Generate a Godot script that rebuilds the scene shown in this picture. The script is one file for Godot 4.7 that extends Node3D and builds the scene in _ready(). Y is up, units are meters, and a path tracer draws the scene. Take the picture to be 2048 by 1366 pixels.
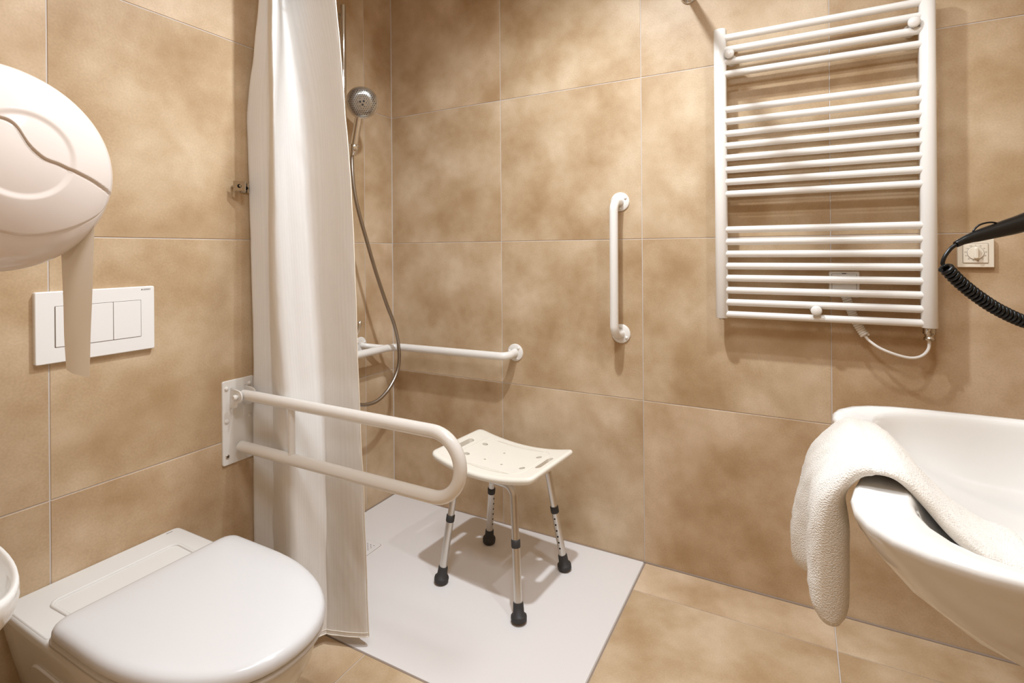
extends Node3D
# A tiled barrier-free shower bathroom. x runs along the radiator wall, z away from it towards the camera, y up; metres.
# The corner of the shower is the origin.

const TW := 0.207        # plane of the boxed-out wall that carries the toilet
const RX := 2.31         # right wall
const ZB := 2.40         # wall behind the camera
const CH := 2.50         # ceiling
var M := {}
var used := {}
var rng := RandomNumberGenerator.new()


# ---------------------------------------------------------------- mesh building
class B:
	var v := PackedVector3Array()
	var g := PackedInt32Array()
	var uv := PackedVector2Array()
	var has_uv := false

	func tri(a: Vector3, b: Vector3, c: Vector3, grp := 0, ua := Vector2.ZERO, ub := Vector2.ZERO, uc := Vector2.ZERO) -> void:
		if a.is_equal_approx(b) or b.is_equal_approx(c) or a.is_equal_approx(c):
			return
		v.append(a); v.append(b); v.append(c)
		g.append(grp)
		uv.append(ua); uv.append(ub); uv.append(uc)

	func quad(a: Vector3, b: Vector3, c: Vector3, d: Vector3, grp := 0) -> void:
		tri(a, b, c, grp)
		tri(a, c, d, grp)

	func fan(ring: PackedVector3Array, grp := -1, flip := false) -> void:
		var c := Vector3.ZERO
		for p in ring:
			c += p
		c /= ring.size()
		for i in ring.size():
			var a := ring[i]
			var b := ring[(i + 1) % ring.size()]
			if flip:
				tri(c, b, a, grp)
			else:
				tri(c, a, b, grp)

	# quads between successive rings of equal length
	func rings(rs: Array, closed := true, cap0 := true, cap1 := true, grp := 0) -> void:
		var n: int = rs[0].size()
		for k in rs.size() - 1:
			var p: PackedVector3Array = rs[k]
			var q: PackedVector3Array = rs[k + 1]
			for i in (n if closed else n - 1):
				var j := (i + 1) % n
				quad(p[i], p[j], q[j], q[i], grp)
		if cap0:
			fan(rs[0], -1, true)
		if cap1:
			fan(rs[-1], -1, false)

	func tube(pts: PackedVector3Array, r, n := 12, cap := true, grp := 0) -> void:
		var t := (pts[1] - pts[0]).normalized()
		var side := t.cross(Vector3.UP if absf(t.y) < 0.9 else Vector3.RIGHT).normalized()
		var rs := []
		for i in pts.size():
			var d: Vector3
			if i == 0:
				d = pts[1] - pts[0]
			elif i == pts.size() - 1:
				d = pts[i] - pts[i - 1]
			else:
				d = (pts[i + 1] - pts[i]).normalized() + (pts[i] - pts[i - 1]).normalized()
			d = d.normalized()
			side = (side - d * side.dot(d)).normalized()
			var up := d.cross(side)
			var rad: float = r if r is float else r[i]
			var ring := PackedVector3Array()
			for k in n:
				var a := TAU * k / n
				ring.append(pts[i] + (side * cos(a) + up * sin(a)) * rad)
			rs.append(ring)
		rings(rs, true, cap, cap, grp)

	# profile of (radius, height) turned about the local y axis of xf
	func lathe(prof: Array, xf: Transform3D, n := 24, grp := 0) -> void:
		var rs := []
		for p in prof:
			var ring := PackedVector3Array()
			for k in n:
				var a := TAU * k / n
				ring.append(xf * Vector3(cos(a) * p.x, p.y, sin(a) * p.x))
			rs.append(ring)
		rings(rs, true, true, true, grp)

	# outline (in the local xy plane of xf) given a thickness from z = 0 to z = t, edges rounded by bev
	func slab(outline: PackedVector2Array, xf: Transform3D, t: float, bev := 0.0, steps := 2, back := false) -> void:
		var n := outline.size()
		var nor := PackedVector2Array()
		var area := 0.0
		for i in n:
			var a := outline[i]
			var b := outline[(i + 1) % n]
			area += a.x * b.y - b.x * a.y
		for i in n:
			var e0 := (outline[i] - outline[(i + n - 1) % n]).normalized()
			var e1 := (outline[(i + 1) % n] - outline[i]).normalized()
			var m := Vector2(e0.y, -e0.x) + Vector2(e1.y, -e1.x)
			m = m / maxf(0.2, m.length_squared()) * 2.0
			nor.append(m if area > 0 else -m)
		var levels := []
		if back and bev > 0.0:
			for s in steps + 1:
				var w := PI / 2 * s / steps
				levels.append(Vector2(bev * (1 - sin(w)), bev * (1 - cos(w))))
		else:
			levels.append(Vector2(0, 0))
		if bev > 0.0:
			for s in steps + 1:
				var w := PI / 2 * s / steps
				levels.append(Vector2(bev * (1 - cos(w)), t - bev + bev * sin(w)))
		else:
			levels.append(Vector2(0, t))
		var rs := []
		for l in levels:
			var ring := PackedVector3Array()
			for i in n:
				var p: Vector2 = outline[i] - nor[i] * l.x
				ring.append(xf * Vector3(p.x, p.y, l.y))
			rs.append(ring)
		rings(rs, true, false, false, 0 if bev > 0.0 else -1)
		for end in [0, rs.size() - 1]:
			var flat := PackedVector2Array()
			for i in n:
				flat.append(outline[i] - nor[i] * levels[end].x)
			var idx: PackedInt32Array = Geometry2D.triangulate_polygon(flat)
			var up: bool = end > 0
			for k in range(0, idx.size(), 3):
				var p: Vector3 = rs[end][idx[k]]
				var q: Vector3 = rs[end][idx[k + 1]]
				var w: Vector3 = rs[end][idx[k + 2]]
				var s := (flat[idx[k + 1]] - flat[idx[k]]).cross(flat[idx[k + 2]] - flat[idx[k]])
				if (s > 0) == (area > 0) == up:
					tri(p, q, w, -1)
				else:
					tri(p, w, q, -1)

	func mesh(fix := true) -> ArrayMesh:
		var vol := 0.0
		var c := Vector3.ZERO
		for p in v:
			c += p
		c /= maxi(1, v.size())
		for i in range(0, v.size(), 3):
			vol += (v[i] - c).dot((v[i + 1] - c).cross(v[i + 2] - c))
		var flip := fix and vol > 0.0
		var st := SurfaceTool.new()
		st.begin(Mesh.PRIMITIVE_TRIANGLES)
		for i in range(0, v.size(), 3):
			st.set_smooth_group(g[i / 3])
			for k in ([0, 2, 1] if flip else [0, 1, 2]):
				if has_uv:
					st.set_uv(uv[i + k])
				st.add_vertex(v[i + k])
		st.generate_normals()
		return st.commit()


func rrect(w: float, h: float, r: float, n := 5) -> PackedVector2Array:
	var o := PackedVector2Array()
	for q in 4:
		var c := Vector2((w / 2 - r) * (1 if q in [0, 3] else -1), (h / 2 - r) * (1 if q < 2 else -1))
		for k in n + 1:
			var a := PI / 2 * (q + float(k) / n)
			o.append(c + Vector2(cos(a), sin(a)) * r)
	return o


func disc(r: float, n := 28) -> PackedVector2Array:
	var o := PackedVector2Array()
	for k in n:
		o.append(Vector2(cos(TAU * k / n), sin(TAU * k / n)) * r)
	return o


func frame(o: Vector3, z: Vector3, y := Vector3.UP) -> Transform3D:
	z = z.normalized()
	var x := y.cross(z).normalized()
	return Transform3D(x, z.cross(x), z, o)


# a lathe frame whose y axis runs along d
func along(o: Vector3, d: Vector3) -> Transform3D:
	d = d.normalized()
	var x := d.cross(Vector3.UP if absf(d.y) < 0.9 else Vector3.RIGHT).normalized()
	return Transform3D(x, d, x.cross(d), o)


func spline(pts: Array, n := 8) -> PackedVector3Array:
	var o := PackedVector3Array()
	for i in pts.size() - 1:
		var a: Vector3 = pts[maxi(i - 1, 0)]
		var b: Vector3 = pts[i]
		var c: Vector3 = pts[i + 1]
		var d: Vector3 = pts[mini(i + 2, pts.size() - 1)]
		for k in n:
			o.append(b.cubic_interpolate(c, a, d, float(k) / n))
	o.append(pts[-1])
	return o


# polyline with rounded corners of radius r
func bent(pts: Array, r: float, n := 8) -> PackedVector3Array:
	var o := PackedVector3Array([pts[0]])
	for i in range(1, pts.size() - 1):
		var p: Vector3 = pts[i]
		var a: Vector3 = (pts[i - 1] - p).normalized()
		var b: Vector3 = (pts[i + 1] - p).normalized()
		var half := a.angle_to(b) / 2
		var d := minf(r / tan(half), minf((pts[i - 1] - p).length(), (pts[i + 1] - p).length()) * 0.499)
		var rr := d * tan(half)
		var c := p + (a + b).normalized() * rr / sin(half)
		var s := p + a * d - c
		var e := p + b * d - c
		for k in n + 1:
			o.append(c + s.slerp(e, float(k) / n))
	o.append(pts[-1])
	return o


# ---------------------------------------------------------------- nodes
func numbered(n: String) -> String:
	used[n] = used.get(n, -1) + 1
	return n if used[n] == 0 else "%s_%03d" % [n, used[n]]


func thing(called: String, label: String, category: String, at := Vector3.ZERO, group := "") -> Node3D:
	var o := Node3D.new()
	o.name = numbered(called)
	add_child(o)
	o.position = at
	o.set_meta("label", label)
	o.set_meta("category", category)
	if group:
		o.set_meta("group", group)
	return o


# a part modelled in world coordinates, hung under its thing or part
func part(parent: Node3D, called: String, b, mat: Material, label := "", fix := true) -> MeshInstance3D:
	var o := MeshInstance3D.new()
	o.mesh = b.mesh(fix) if b is B else b
	o.material_override = mat
	o.name = called
	parent.add_child(o, true)
	o.global_position = Vector3.ZERO
	if label:
		o.set_meta("label", label)
	return o


func structure(called: String, mesh: Mesh, mat: Material, at := Vector3.ZERO) -> MeshInstance3D:
	var o := MeshInstance3D.new()
	o.mesh = mesh
	o.material_override = mat
	o.name = called
	add_child(o)
	o.position = at
	o.set_meta("kind", "structure")
	return o


func box(size: Vector3) -> BoxMesh:
	var m := BoxMesh.new()
	m.size = size
	return m


func words(text: String, height: float, xf: Transform3D, depth := 0.0004) -> ArrayMesh:
	var t := TextMesh.new()
	var f := SystemFont.new()
	f.font_names = PackedStringArray(["Droid Sans"])
	t.font = f
	t.text = text
	t.font_size = 32
	t.pixel_size = height / 24.0
	t.depth = depth
	t.horizontal_alignment = HORIZONTAL_ALIGNMENT_CENTER
	t.vertical_alignment = VERTICAL_ALIGNMENT_CENTER
	var st := SurfaceTool.new()
	st.append_from(t, 0, xf)
	return st.commit()


# ---------------------------------------------------------------- materials
func mat(called: String, c: Color, rough := 0.5, metal := 0.0, spec := 0.5) -> StandardMaterial3D:
	var m := StandardMaterial3D.new()
	m.resource_name = called
	m.albedo_color = c
	m.roughness = rough
	m.metallic = metal
	m.metallic_specular = spec
	M[called] = m
	return m


func rgb8(r: float, g: float, b: float) -> Color:
	return Color(r / 255.0, g / 255.0, b / 255.0)


func noise_bytes(size: int, s: int, f: float, oct: int) -> PackedByteArray:
	var n := FastNoiseLite.new()
	n.seed = s
	n.noise_type = FastNoiseLite.TYPE_SIMPLEX_SMOOTH
	n.frequency = f
	n.fractal_octaves = oct
	var im := n.get_seamless_image(size, size)
	im.convert(Image.FORMAT_L8)
	return im.get_data()


func make_materials() -> void:
	# cement-look tile: drifting clouds, brushed streaks and a fine speckle
	var S := 1024
	var cloud := noise_bytes(S, 11, 0.003, 3)
	var blot := noise_bytes(S, 23, 0.007, 3)
	var mid := noise_bytes(S, 37, 0.03, 3)
	var fine := noise_bytes(S, 51, 0.22, 2)
	var data := PackedByteArray()
	data.resize(S * S * 3)
	var hgt := PackedByteArray()
	hgt.resize(S * S)
	var dark := TILE_DARK
	var light := TILE_LIGHT
	for i in S * S:
		var k := cloud[i] / 255.0 * 0.55 + blot[i] / 255.0 * 0.45
		k = clampf((k - 0.5) * 1.2 + 0.62 + (mid[i] / 255.0 - 0.5) * 0.16, 0.0, 1.0)
		var sp := 1.0 + (fine[i] / 255.0 - 0.5) * 0.07
		data[i * 3] = int(clampf(lerpf(dark.r, light.r, k) * sp, 0, 1) * 255)
		data[i * 3 + 1] = int(clampf(lerpf(dark.g, light.g, k) * sp, 0, 1) * 255)
		data[i * 3 + 2] = int(clampf(lerpf(dark.b, light.b, k) * sp, 0, 1) * 255)
		hgt[i] = int(fine[i] * 0.6 + mid[i] * 0.4)
	var tex := ImageTexture.create_from_image(Image.create_from_data(S, S, false, Image.FORMAT_RGB8, data))
	var relief := ImageTexture.create_from_image(Image.create_from_data(S, S, false, Image.FORMAT_L8, hgt))
	var tones := [Color(1, 1, 1), Color(0.985, 0.98, 0.97), Color(1, 0.99, 0.985)]
	for k in 3:
		var m := mat("tile%d" % k, tones[k], 0.42, 0.0, 0.35)
		m.albedo_texture = tex
		m.heightmap_enabled = true
		m.heightmap_texture = relief
		m.heightmap_scale = 0.02
	mat("grout", rgb8(206, 196, 188), 0.9, 0.0, 0.2)
	mat("silicone", rgb8(150, 132, 118), 0.6, 0.0, 0.3)
	mat("ceiling", rgb8(240, 238, 234), 0.9, 0.0, 0.2)
	mat("ceramic", rgb8(224, 220, 215), 0.07, 0.0, 0.5)
	mat("tray", rgb8(227, 221, 218), 0.38, 0.0, 0.4)
	mat("lid", rgb8(212, 209, 208), 0.22, 0.0, 0.45)
	mat("white_paint", rgb8(235, 230, 224), 0.22, 0.0, 0.5)
	mat("white_plastic", rgb8(236, 230, 223), 0.3, 0.0, 0.5)
	mat("flush_plastic", rgb8(240, 237, 234), 0.25, 0.0, 0.5)
	mat("dispenser_plastic", rgb8(224, 212, 204), 0.14, 0.0, 0.5)
	mat("cream_plastic", rgb8(236, 224, 206), 0.35, 0.0, 0.4)
	mat("stool_plastic", rgb8(236, 229, 216), 0.42, 0.0, 0.4)
	mat("groove", rgb8(120, 104, 94), 0.7, 0.0, 0.3)
	mat("print", rgb8(90, 84, 80), 0.7, 0.0, 0.2)
	mat("chrome", rgb8(214, 210, 205), 0.07, 1.0)
	mat("hose_metal", rgb8(168, 160, 152), 0.3, 1.0)
	mat("aluminium", rgb8(212, 208, 202), 0.34, 1.0)
	mat("brass", rgb8(196, 188, 176), 0.16, 1.0)
	mat("black_plastic", rgb8(13, 12, 12), 0.3, 0.0, 0.4)
	mat("black_hole", rgb8(12, 11, 10), 0.7, 0.0, 0.2)
	mat("rubber", rgb8(58, 56, 55), 0.55, 0.0, 0.4)
	var spray := mat("spray_face", rgb8(176, 172, 166), 0.25, 1.0)
	spray.metallic = 0.9
	var glow := mat("lamp_glow", Color(1, 0.97, 0.92), 0.5)
	glow.emission_enabled = true
	glow.emission = Color(0.95, 0.975, 1.0)
	glow.emission_energy_multiplier = 6.0
	var opal := mat("opal_glow", Color(1, 0.98, 0.95), 0.5)
	opal.emission_enabled = true
	opal.emission = Color(0.95, 0.975, 1.0)
	opal.emission_energy_multiplier = 1.5
	# satin-striped curtain cloth: the woven stripes differ a little in tone and gloss
	var cw := 512
	var cloth := Image.create_empty(cw, 64, false, Image.FORMAT_RGB8)
	var gloss := Image.create_empty(cw, 64, false, Image.FORMAT_L8)
	var r2 := RandomNumberGenerator.new()
	r2.seed = 5
	for x in cw:
		var s := 1.0 if (x / 8) % 2 == 0 else 0.0
		if (x / 64) % 2 == 1:
			s = 1.0 if (x / 4) % 2 == 0 else 0.0
		for y in 64:
			var w := 0.985 + 0.015 * r2.randf()
			cloth.set_pixel(x, y, Color(0.965, 0.955, 0.945) * (w - 0.012 * s))
			gloss.set_pixel(x, y, Color.WHITE * (0.55 + 0.2 * s))
	var c := mat("curtain_cloth", Color.WHITE, 1.0, 0.0, 0.4)
	c.albedo_texture = ImageTexture.create_from_image(cloth)
	c.roughness_texture = ImageTexture.create_from_image(gloss)
	c.cull_mode = BaseMaterial3D.CULL_DISABLED
	c.backlight_enabled = true
	c.backlight = Color(0.36, 0.35, 0.34)
	mat("curtain_hem", rgb8(238, 228, 214), 0.6)
	# toilet paper: thin, embossed
	var p := mat("paper", rgb8(238, 228, 214), 0.9, 0.0, 0.2)
	p.backlight_enabled = true
	p.backlight = Color(0.5, 0.47, 0.42)
	p.cull_mode = BaseMaterial3D.CULL_DISABLED
	# terry towel
	var terry := noise_bytes(256, 77, 0.16, 2)
	var th := ImageTexture.create_from_image(Image.create_from_data(256, 256, false, Image.FORMAT_L8, terry))
	var t := mat("terry", rgb8(232, 226, 218), 0.95, 0.0, 0.2)
	t.heightmap_enabled = true
	t.heightmap_texture = th
	t.heightmap_scale = 0.16
	t.uv1_triplanar = true
	t.uv1_scale = Vector3(10, 10, 10)
	t.rim_enabled = true
	t.rim = 0.5


const TILE_DARK := Color(0.64, 0.512, 0.365)
const TILE_LIGHT := Color(0.84, 0.752, 0.64)


# ---------------------------------------------------------------- walls and floor
func tile_mesh(w: float, h: float) -> ArrayMesh:
	var b := B.new()
	b.has_uv = true
	var c := 0.0009
	var t := 0.007
	var off := Vector2(rng.randf(), rng.randf())
	var turn := (rng.randi() % 4) * PI / 2
	var lv := [Vector2(0, -t), Vector2(0, -c), Vector2(c, 0)]
	var cor := [Vector2(-1, -1), Vector2(1, -1), Vector2(1, 1), Vector2(-1, 1)]
	var P := func(k: int, i: int) -> Vector3:
		var s: Vector2 = cor[i % 4]
		return Vector3(s.x * (w / 2 - lv[k].x), s.y * (h / 2 - lv[k].x), lv[k].y)
	var T := func(p: Vector3) -> Vector2:
		return Vector2(p.x, p.y).rotated(turn) * 0.62 + off
	for k in 2:
		for i in 4:
			var a: Vector3 = P.call(k, i)
			var d: Vector3 = P.call(k, i + 1)
			var e: Vector3 = P.call(k + 1, i + 1)
			var f: Vector3 = P.call(k + 1, i)
			b.tri(a, e, d, -1, T.call(a), T.call(e), T.call(d))
			b.tri(a, f, e, -1, T.call(a), T.call(f), T.call(e))
	var q0: Vector3 = P.call(2, 0)
	var q1: Vector3 = P.call(2, 1)
	var q2: Vector3 = P.call(2, 2)
	var q3: Vector3 = P.call(2, 3)
	b.tri(q0, q2, q1, -1, T.call(q0), T.call(q2), T.call(q1))
	b.tri(q0, q3, q2, -1, T.call(q0), T.call(q3), T.call(q2))
	return b.mesh(false)


# tiles on the plane through o with axes u, v; cells given by joint lists
func tiles(parent: Node3D, o: Vector3, u: Vector3, v: Vector3, ju: Array, jv: Array, skip := Rect2()) -> void:
	var n := u.cross(v)
	var gap := 0.003
	for i in ju.size() - 1:
		for j in jv.size() - 1:
			var cu: float = (ju[i] + ju[i + 1]) / 2
			var cv: float = (jv[j] + jv[j + 1]) / 2
			if skip.has_area() and skip.has_point(Vector2(cu, cv)):
				continue
			var w: float = ju[i + 1] - ju[i] - gap
			var h: float = jv[j + 1] - jv[j] - gap
			var t := MeshInstance3D.new()
			t.name = "tile"
			t.mesh = tile_mesh(w, h)
			t.material_override = M["tile%d" % (rng.randi() % 3)]
			parent.add_child(t, true)
			t.global_transform = Transform3D(u, v, n, o + u * cu + v * cv)


func build_room() -> void:
	var rows := [0.0, 0.6, 1.2, 1.8, 2.4, CH]
	var g := 0.0015
	var back := structure("wall_back", box(Vector3(RX + 0.2, CH + 0.2, 0.1)), M.grout, Vector3(RX / 2, CH / 2, -0.05 - g))
	tiles(back, Vector3.ZERO, Vector3.RIGHT, Vector3.UP, [0.0, 0.6, 1.2, 1.8, RX], rows)
	var sh := structure("wall_shower", box(Vector3(0.1, CH + 0.2, 0.95)), M.grout, Vector3(-0.05 - g, CH / 2, 0.425))
	tiles(sh, Vector3.ZERO, Vector3.FORWARD, Vector3.UP, [-0.82, -0.782, -0.182, 0.0], rows)
	# boxed-out wall in front of the cistern
	var tw := structure("wall_left", box(Vector3(0.3, CH + 0.2, ZB - 0.83)), M.grout, Vector3(TW - 0.15 - g, CH / 2, (ZB + 0.83) / 2))
	tiles(tw, Vector3(TW, 0, 0), Vector3.FORWARD, Vector3.UP, [-1.61, -1.398, -0.824], rows)
	tiles(tw, Vector3(0, 0, 0.8275), Vector3.LEFT, Vector3.UP, [-TW, 0.0], rows)
	# pier beside the toilet, left of the frame, which carries the roll dispenser
	var pier := structure("wall_pier", box(Vector3(0.376, CH + 0.2, 0.8)), M.grout, Vector3(TW + 0.19 - g, CH / 2, 1.612 + 0.4 + g))
	tiles(pier, Vector3(0.585, 0, 0), Vector3.FORWARD, Vector3.UP, [-ZB, -2.21, -1.612], rows)
	tiles(pier, Vector3(0, 0, 1.612), Vector3.LEFT, Vector3.UP, [-0.583, -TW], rows)
	var right := structure("wall_right", box(Vector3(0.1, CH + 0.2, ZB + 0.2)), M.grout, Vector3(RX + 0.05 + g, CH / 2, ZB / 2))
	tiles(right, Vector3(RX, 0, 0), Vector3.BACK, Vector3.UP, [0.0, 0.6, 1.2, 1.8, ZB], rows)
	var rear := structure("wall_rear", box(Vector3(RX + 0.2, CH + 0.2, 0.1)), M.grout, Vector3(RX / 2, CH / 2, ZB + 0.05 + g))
	tiles(rear, Vector3(0, 0, ZB), Vector3.LEFT, Vector3.UP, [-RX, -1.8, -1.2, -0.586], rows)
	structure("ceiling", box(Vector3(RX + 0.2, 0.1, ZB + 0.2)), M.ceiling, Vector3(RX / 2, CH + 0.05, ZB / 2))
	var floor_ := structure("floor", box(Vector3(RX + 0.2, 0.1, ZB + 0.2)), M.grout, Vector3(RX / 2, -0.05 - 0.0022, ZB / 2))
	tiles(floor_, Vector3.ZERO, Vector3.RIGHT, Vector3.FORWARD, [1.204, 1.8, RX - 0.003], [-0.819, -0.777, -0.177, -0.004])
	tiles(floor_, Vector3.ZERO, Vector3.RIGHT, Vector3.FORWARD, [TW + 0.003, 0.6, 1.2, 1.8, RX - 0.003], [-1.977, -1.377, -0.819])
	tiles(floor_, Vector3.ZERO, Vector3.RIGHT, Vector3.FORWARD, [0.59, 1.2, 1.8, RX - 0.003], [-ZB, -1.977])
	# silicone seams where tray and floor meet the walls
	var seam := B.new()
	seam.tube(PackedVector3Array([Vector3(0.0, 0.0, 0.001), Vector3(RX, 0.0, 0.001)]), 0.0035, 6)
	var t1 := structure("trim_1", seam.mesh(), M.silicone)
	seam = B.new()
	seam.tube(PackedVector3Array([Vector3(0.001, 0.0, 0.0), Vector3(0.001, 0.0, 0.82)]), 0.0035, 6)
	structure("trim_2", seam.mesh(), M.silicone)
	seam = B.new()
	seam.tube(PackedVector3Array([Vector3(0.0005, 0.0, 0.0005), Vector3(0.0005, CH, 0.0005)]), 0.0028, 6)
	structure("trim_3", seam.mesh(), M.grout)
	seam = B.new()
	seam.quad(Vector3(1.2, -0.0012, 0), Vector3(1.2045, -0.0012, 0), Vector3(1.2045, -0.0012, 0.8195), Vector3(1.2, -0.0012, 0.8195), -1)
	seam.quad(Vector3(TW, -0.0012, 0.815), Vector3(1.2045, -0.0012, 0.815), Vector3(1.2045, -0.0012, 0.8195), Vector3(TW, -0.0012, 0.8195), -1)
	structure("trim_4", seam.mesh(false), M.silicone)


func build_lamps() -> void:
	var where := [
		["recessed ceiling downlight over the shower stool", LAMP_A, 1.0],
		["recessed ceiling downlight over the washbasin", LAMP_C, LAMP_C_SHARE],
	]
	for w in where:
		var p := Vector3(w[1].x, CH, w[1].y)
		var t := thing("ceiling_downlight", w[0], "downlight", p, "ceiling downlights")
		var ring := B.new()
		ring.lathe([Vector2(0.036, 0.0), Vector2(0.036, -0.004), Vector2(0.04, -0.008), Vector2(0.05, -0.006), Vector2(0.052, 0.0)], Transform3D(Basis(), p), 32)
		part(t, "trim_ring", ring, M.white_paint)
		var lens := B.new()
		lens.lathe([Vector2(0.034, -0.002), Vector2(0.034, -0.0035), Vector2(0.001, -0.005)], Transform3D(Basis(), p), 32)
		part(t, "lens", lens, M.lamp_glow)
		var l := SpotLight3D.new()
		l.name = "lamp"
		t.add_child(l)
		l.position = Vector3(0, -0.012, 0)
		l.rotation_degrees = Vector3(-90, 0, 0)
		l.spot_angle = 80
		l.spot_angle_attenuation = 0.85
		l.spot_range = 9
		l.spot_attenuation = 2
		l.light_energy = LAMP_ENERGY * w[2]
		l.light_color = LAMP_COLOR
		l.light_size = 0.034
		l.shadow_enabled = true
	# opal lamp in the middle of the room, behind the top of the frame
	var p := Vector3(LAMP_B.x, CH, LAMP_B.y)
	var t := thing("ceiling_lamp", "round opal ceiling lamp in front of the toilet", "ceiling lamp", p)
	var b := B.new()
	b.lathe([Vector2(0.215, 0.0), Vector2(0.215, -0.022), Vector2(0.205, -0.03), Vector2(0.2, -0.022)], Transform3D(Basis(), p), 48)
	part(t, "rim", b, M.white_paint)
	b = B.new()
	b.lathe([Vector2(0.2, -0.02), Vector2(0.19, -0.034), Vector2(0.12, -0.043), Vector2(0.001, -0.046)], Transform3D(Basis(), p), 48)
	part(t, "opal_cover", b, M.opal_glow)
	var a := AreaLight3D.new()
	a.name = "lamp"
	t.add_child(a)
	a.position = Vector3(0, -0.055, 0)
	a.rotation_degrees = Vector3(-90, 0, 0)
	a.area_size = Vector2(0.36, 0.36)
	a.set("area_range", 9.0)
	a.set("area_attenuation", 2.0)
	a.light_energy = LAMP_ENERGY * LAMP_B_SHARE
	a.light_color = LAMP_COLOR
	a.shadow_enabled = true


# ---------------------------------------------------------------- shower
func build_tray() -> void:
	var t := thing("shower_tray", "flat white shower tray set flush in the tiled floor", "shower tray", Vector3(0.6, 0, 0.408))
	var b := B.new()
	b.slab(rrect(1.193, 0.812, 0.004, 2), Transform3D(Vector3.RIGHT, Vector3.FORWARD, Vector3.UP, Vector3(0.6015, -0.002, 0.409)), 0.0028, 0.001, 2)
	part(t, "basin", b, M.tray)
	var c := Vector3(0.19, 0.0008, 0.428)
	b = B.new()
	b.slab(rrect(0.128, 0.128, 0.012), Transform3D(Vector3.RIGHT, Vector3.FORWARD, Vector3.UP, c), 0.0003)
	part(t, "drain_gap", b, M.silicone)
	b = B.new()
	b.slab(rrect(0.125, 0.125, 0.011), Transform3D(Vector3.RIGHT, Vector3.FORWARD, Vector3.UP, c), 0.0016, 0.0008, 2)
	var cover := part(t, "drain_cover", b, M.tray)
	b = B.new()
	for i in 11:
		for j in 11:
			if (i + j) % 2 == 0:
				b.slab(disc(0.0022, 8), Transform3D(Vector3.RIGHT, Vector3.FORWARD, Vector3.UP, c + Vector3((i - 5) * 0.0082, 0.0012, (j - 5) * 0.0082)), 0.0006)
	var holes := part(cover, "drain_holes", b, M.print)
	holes.set_meta("kind", "stuff")


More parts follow.
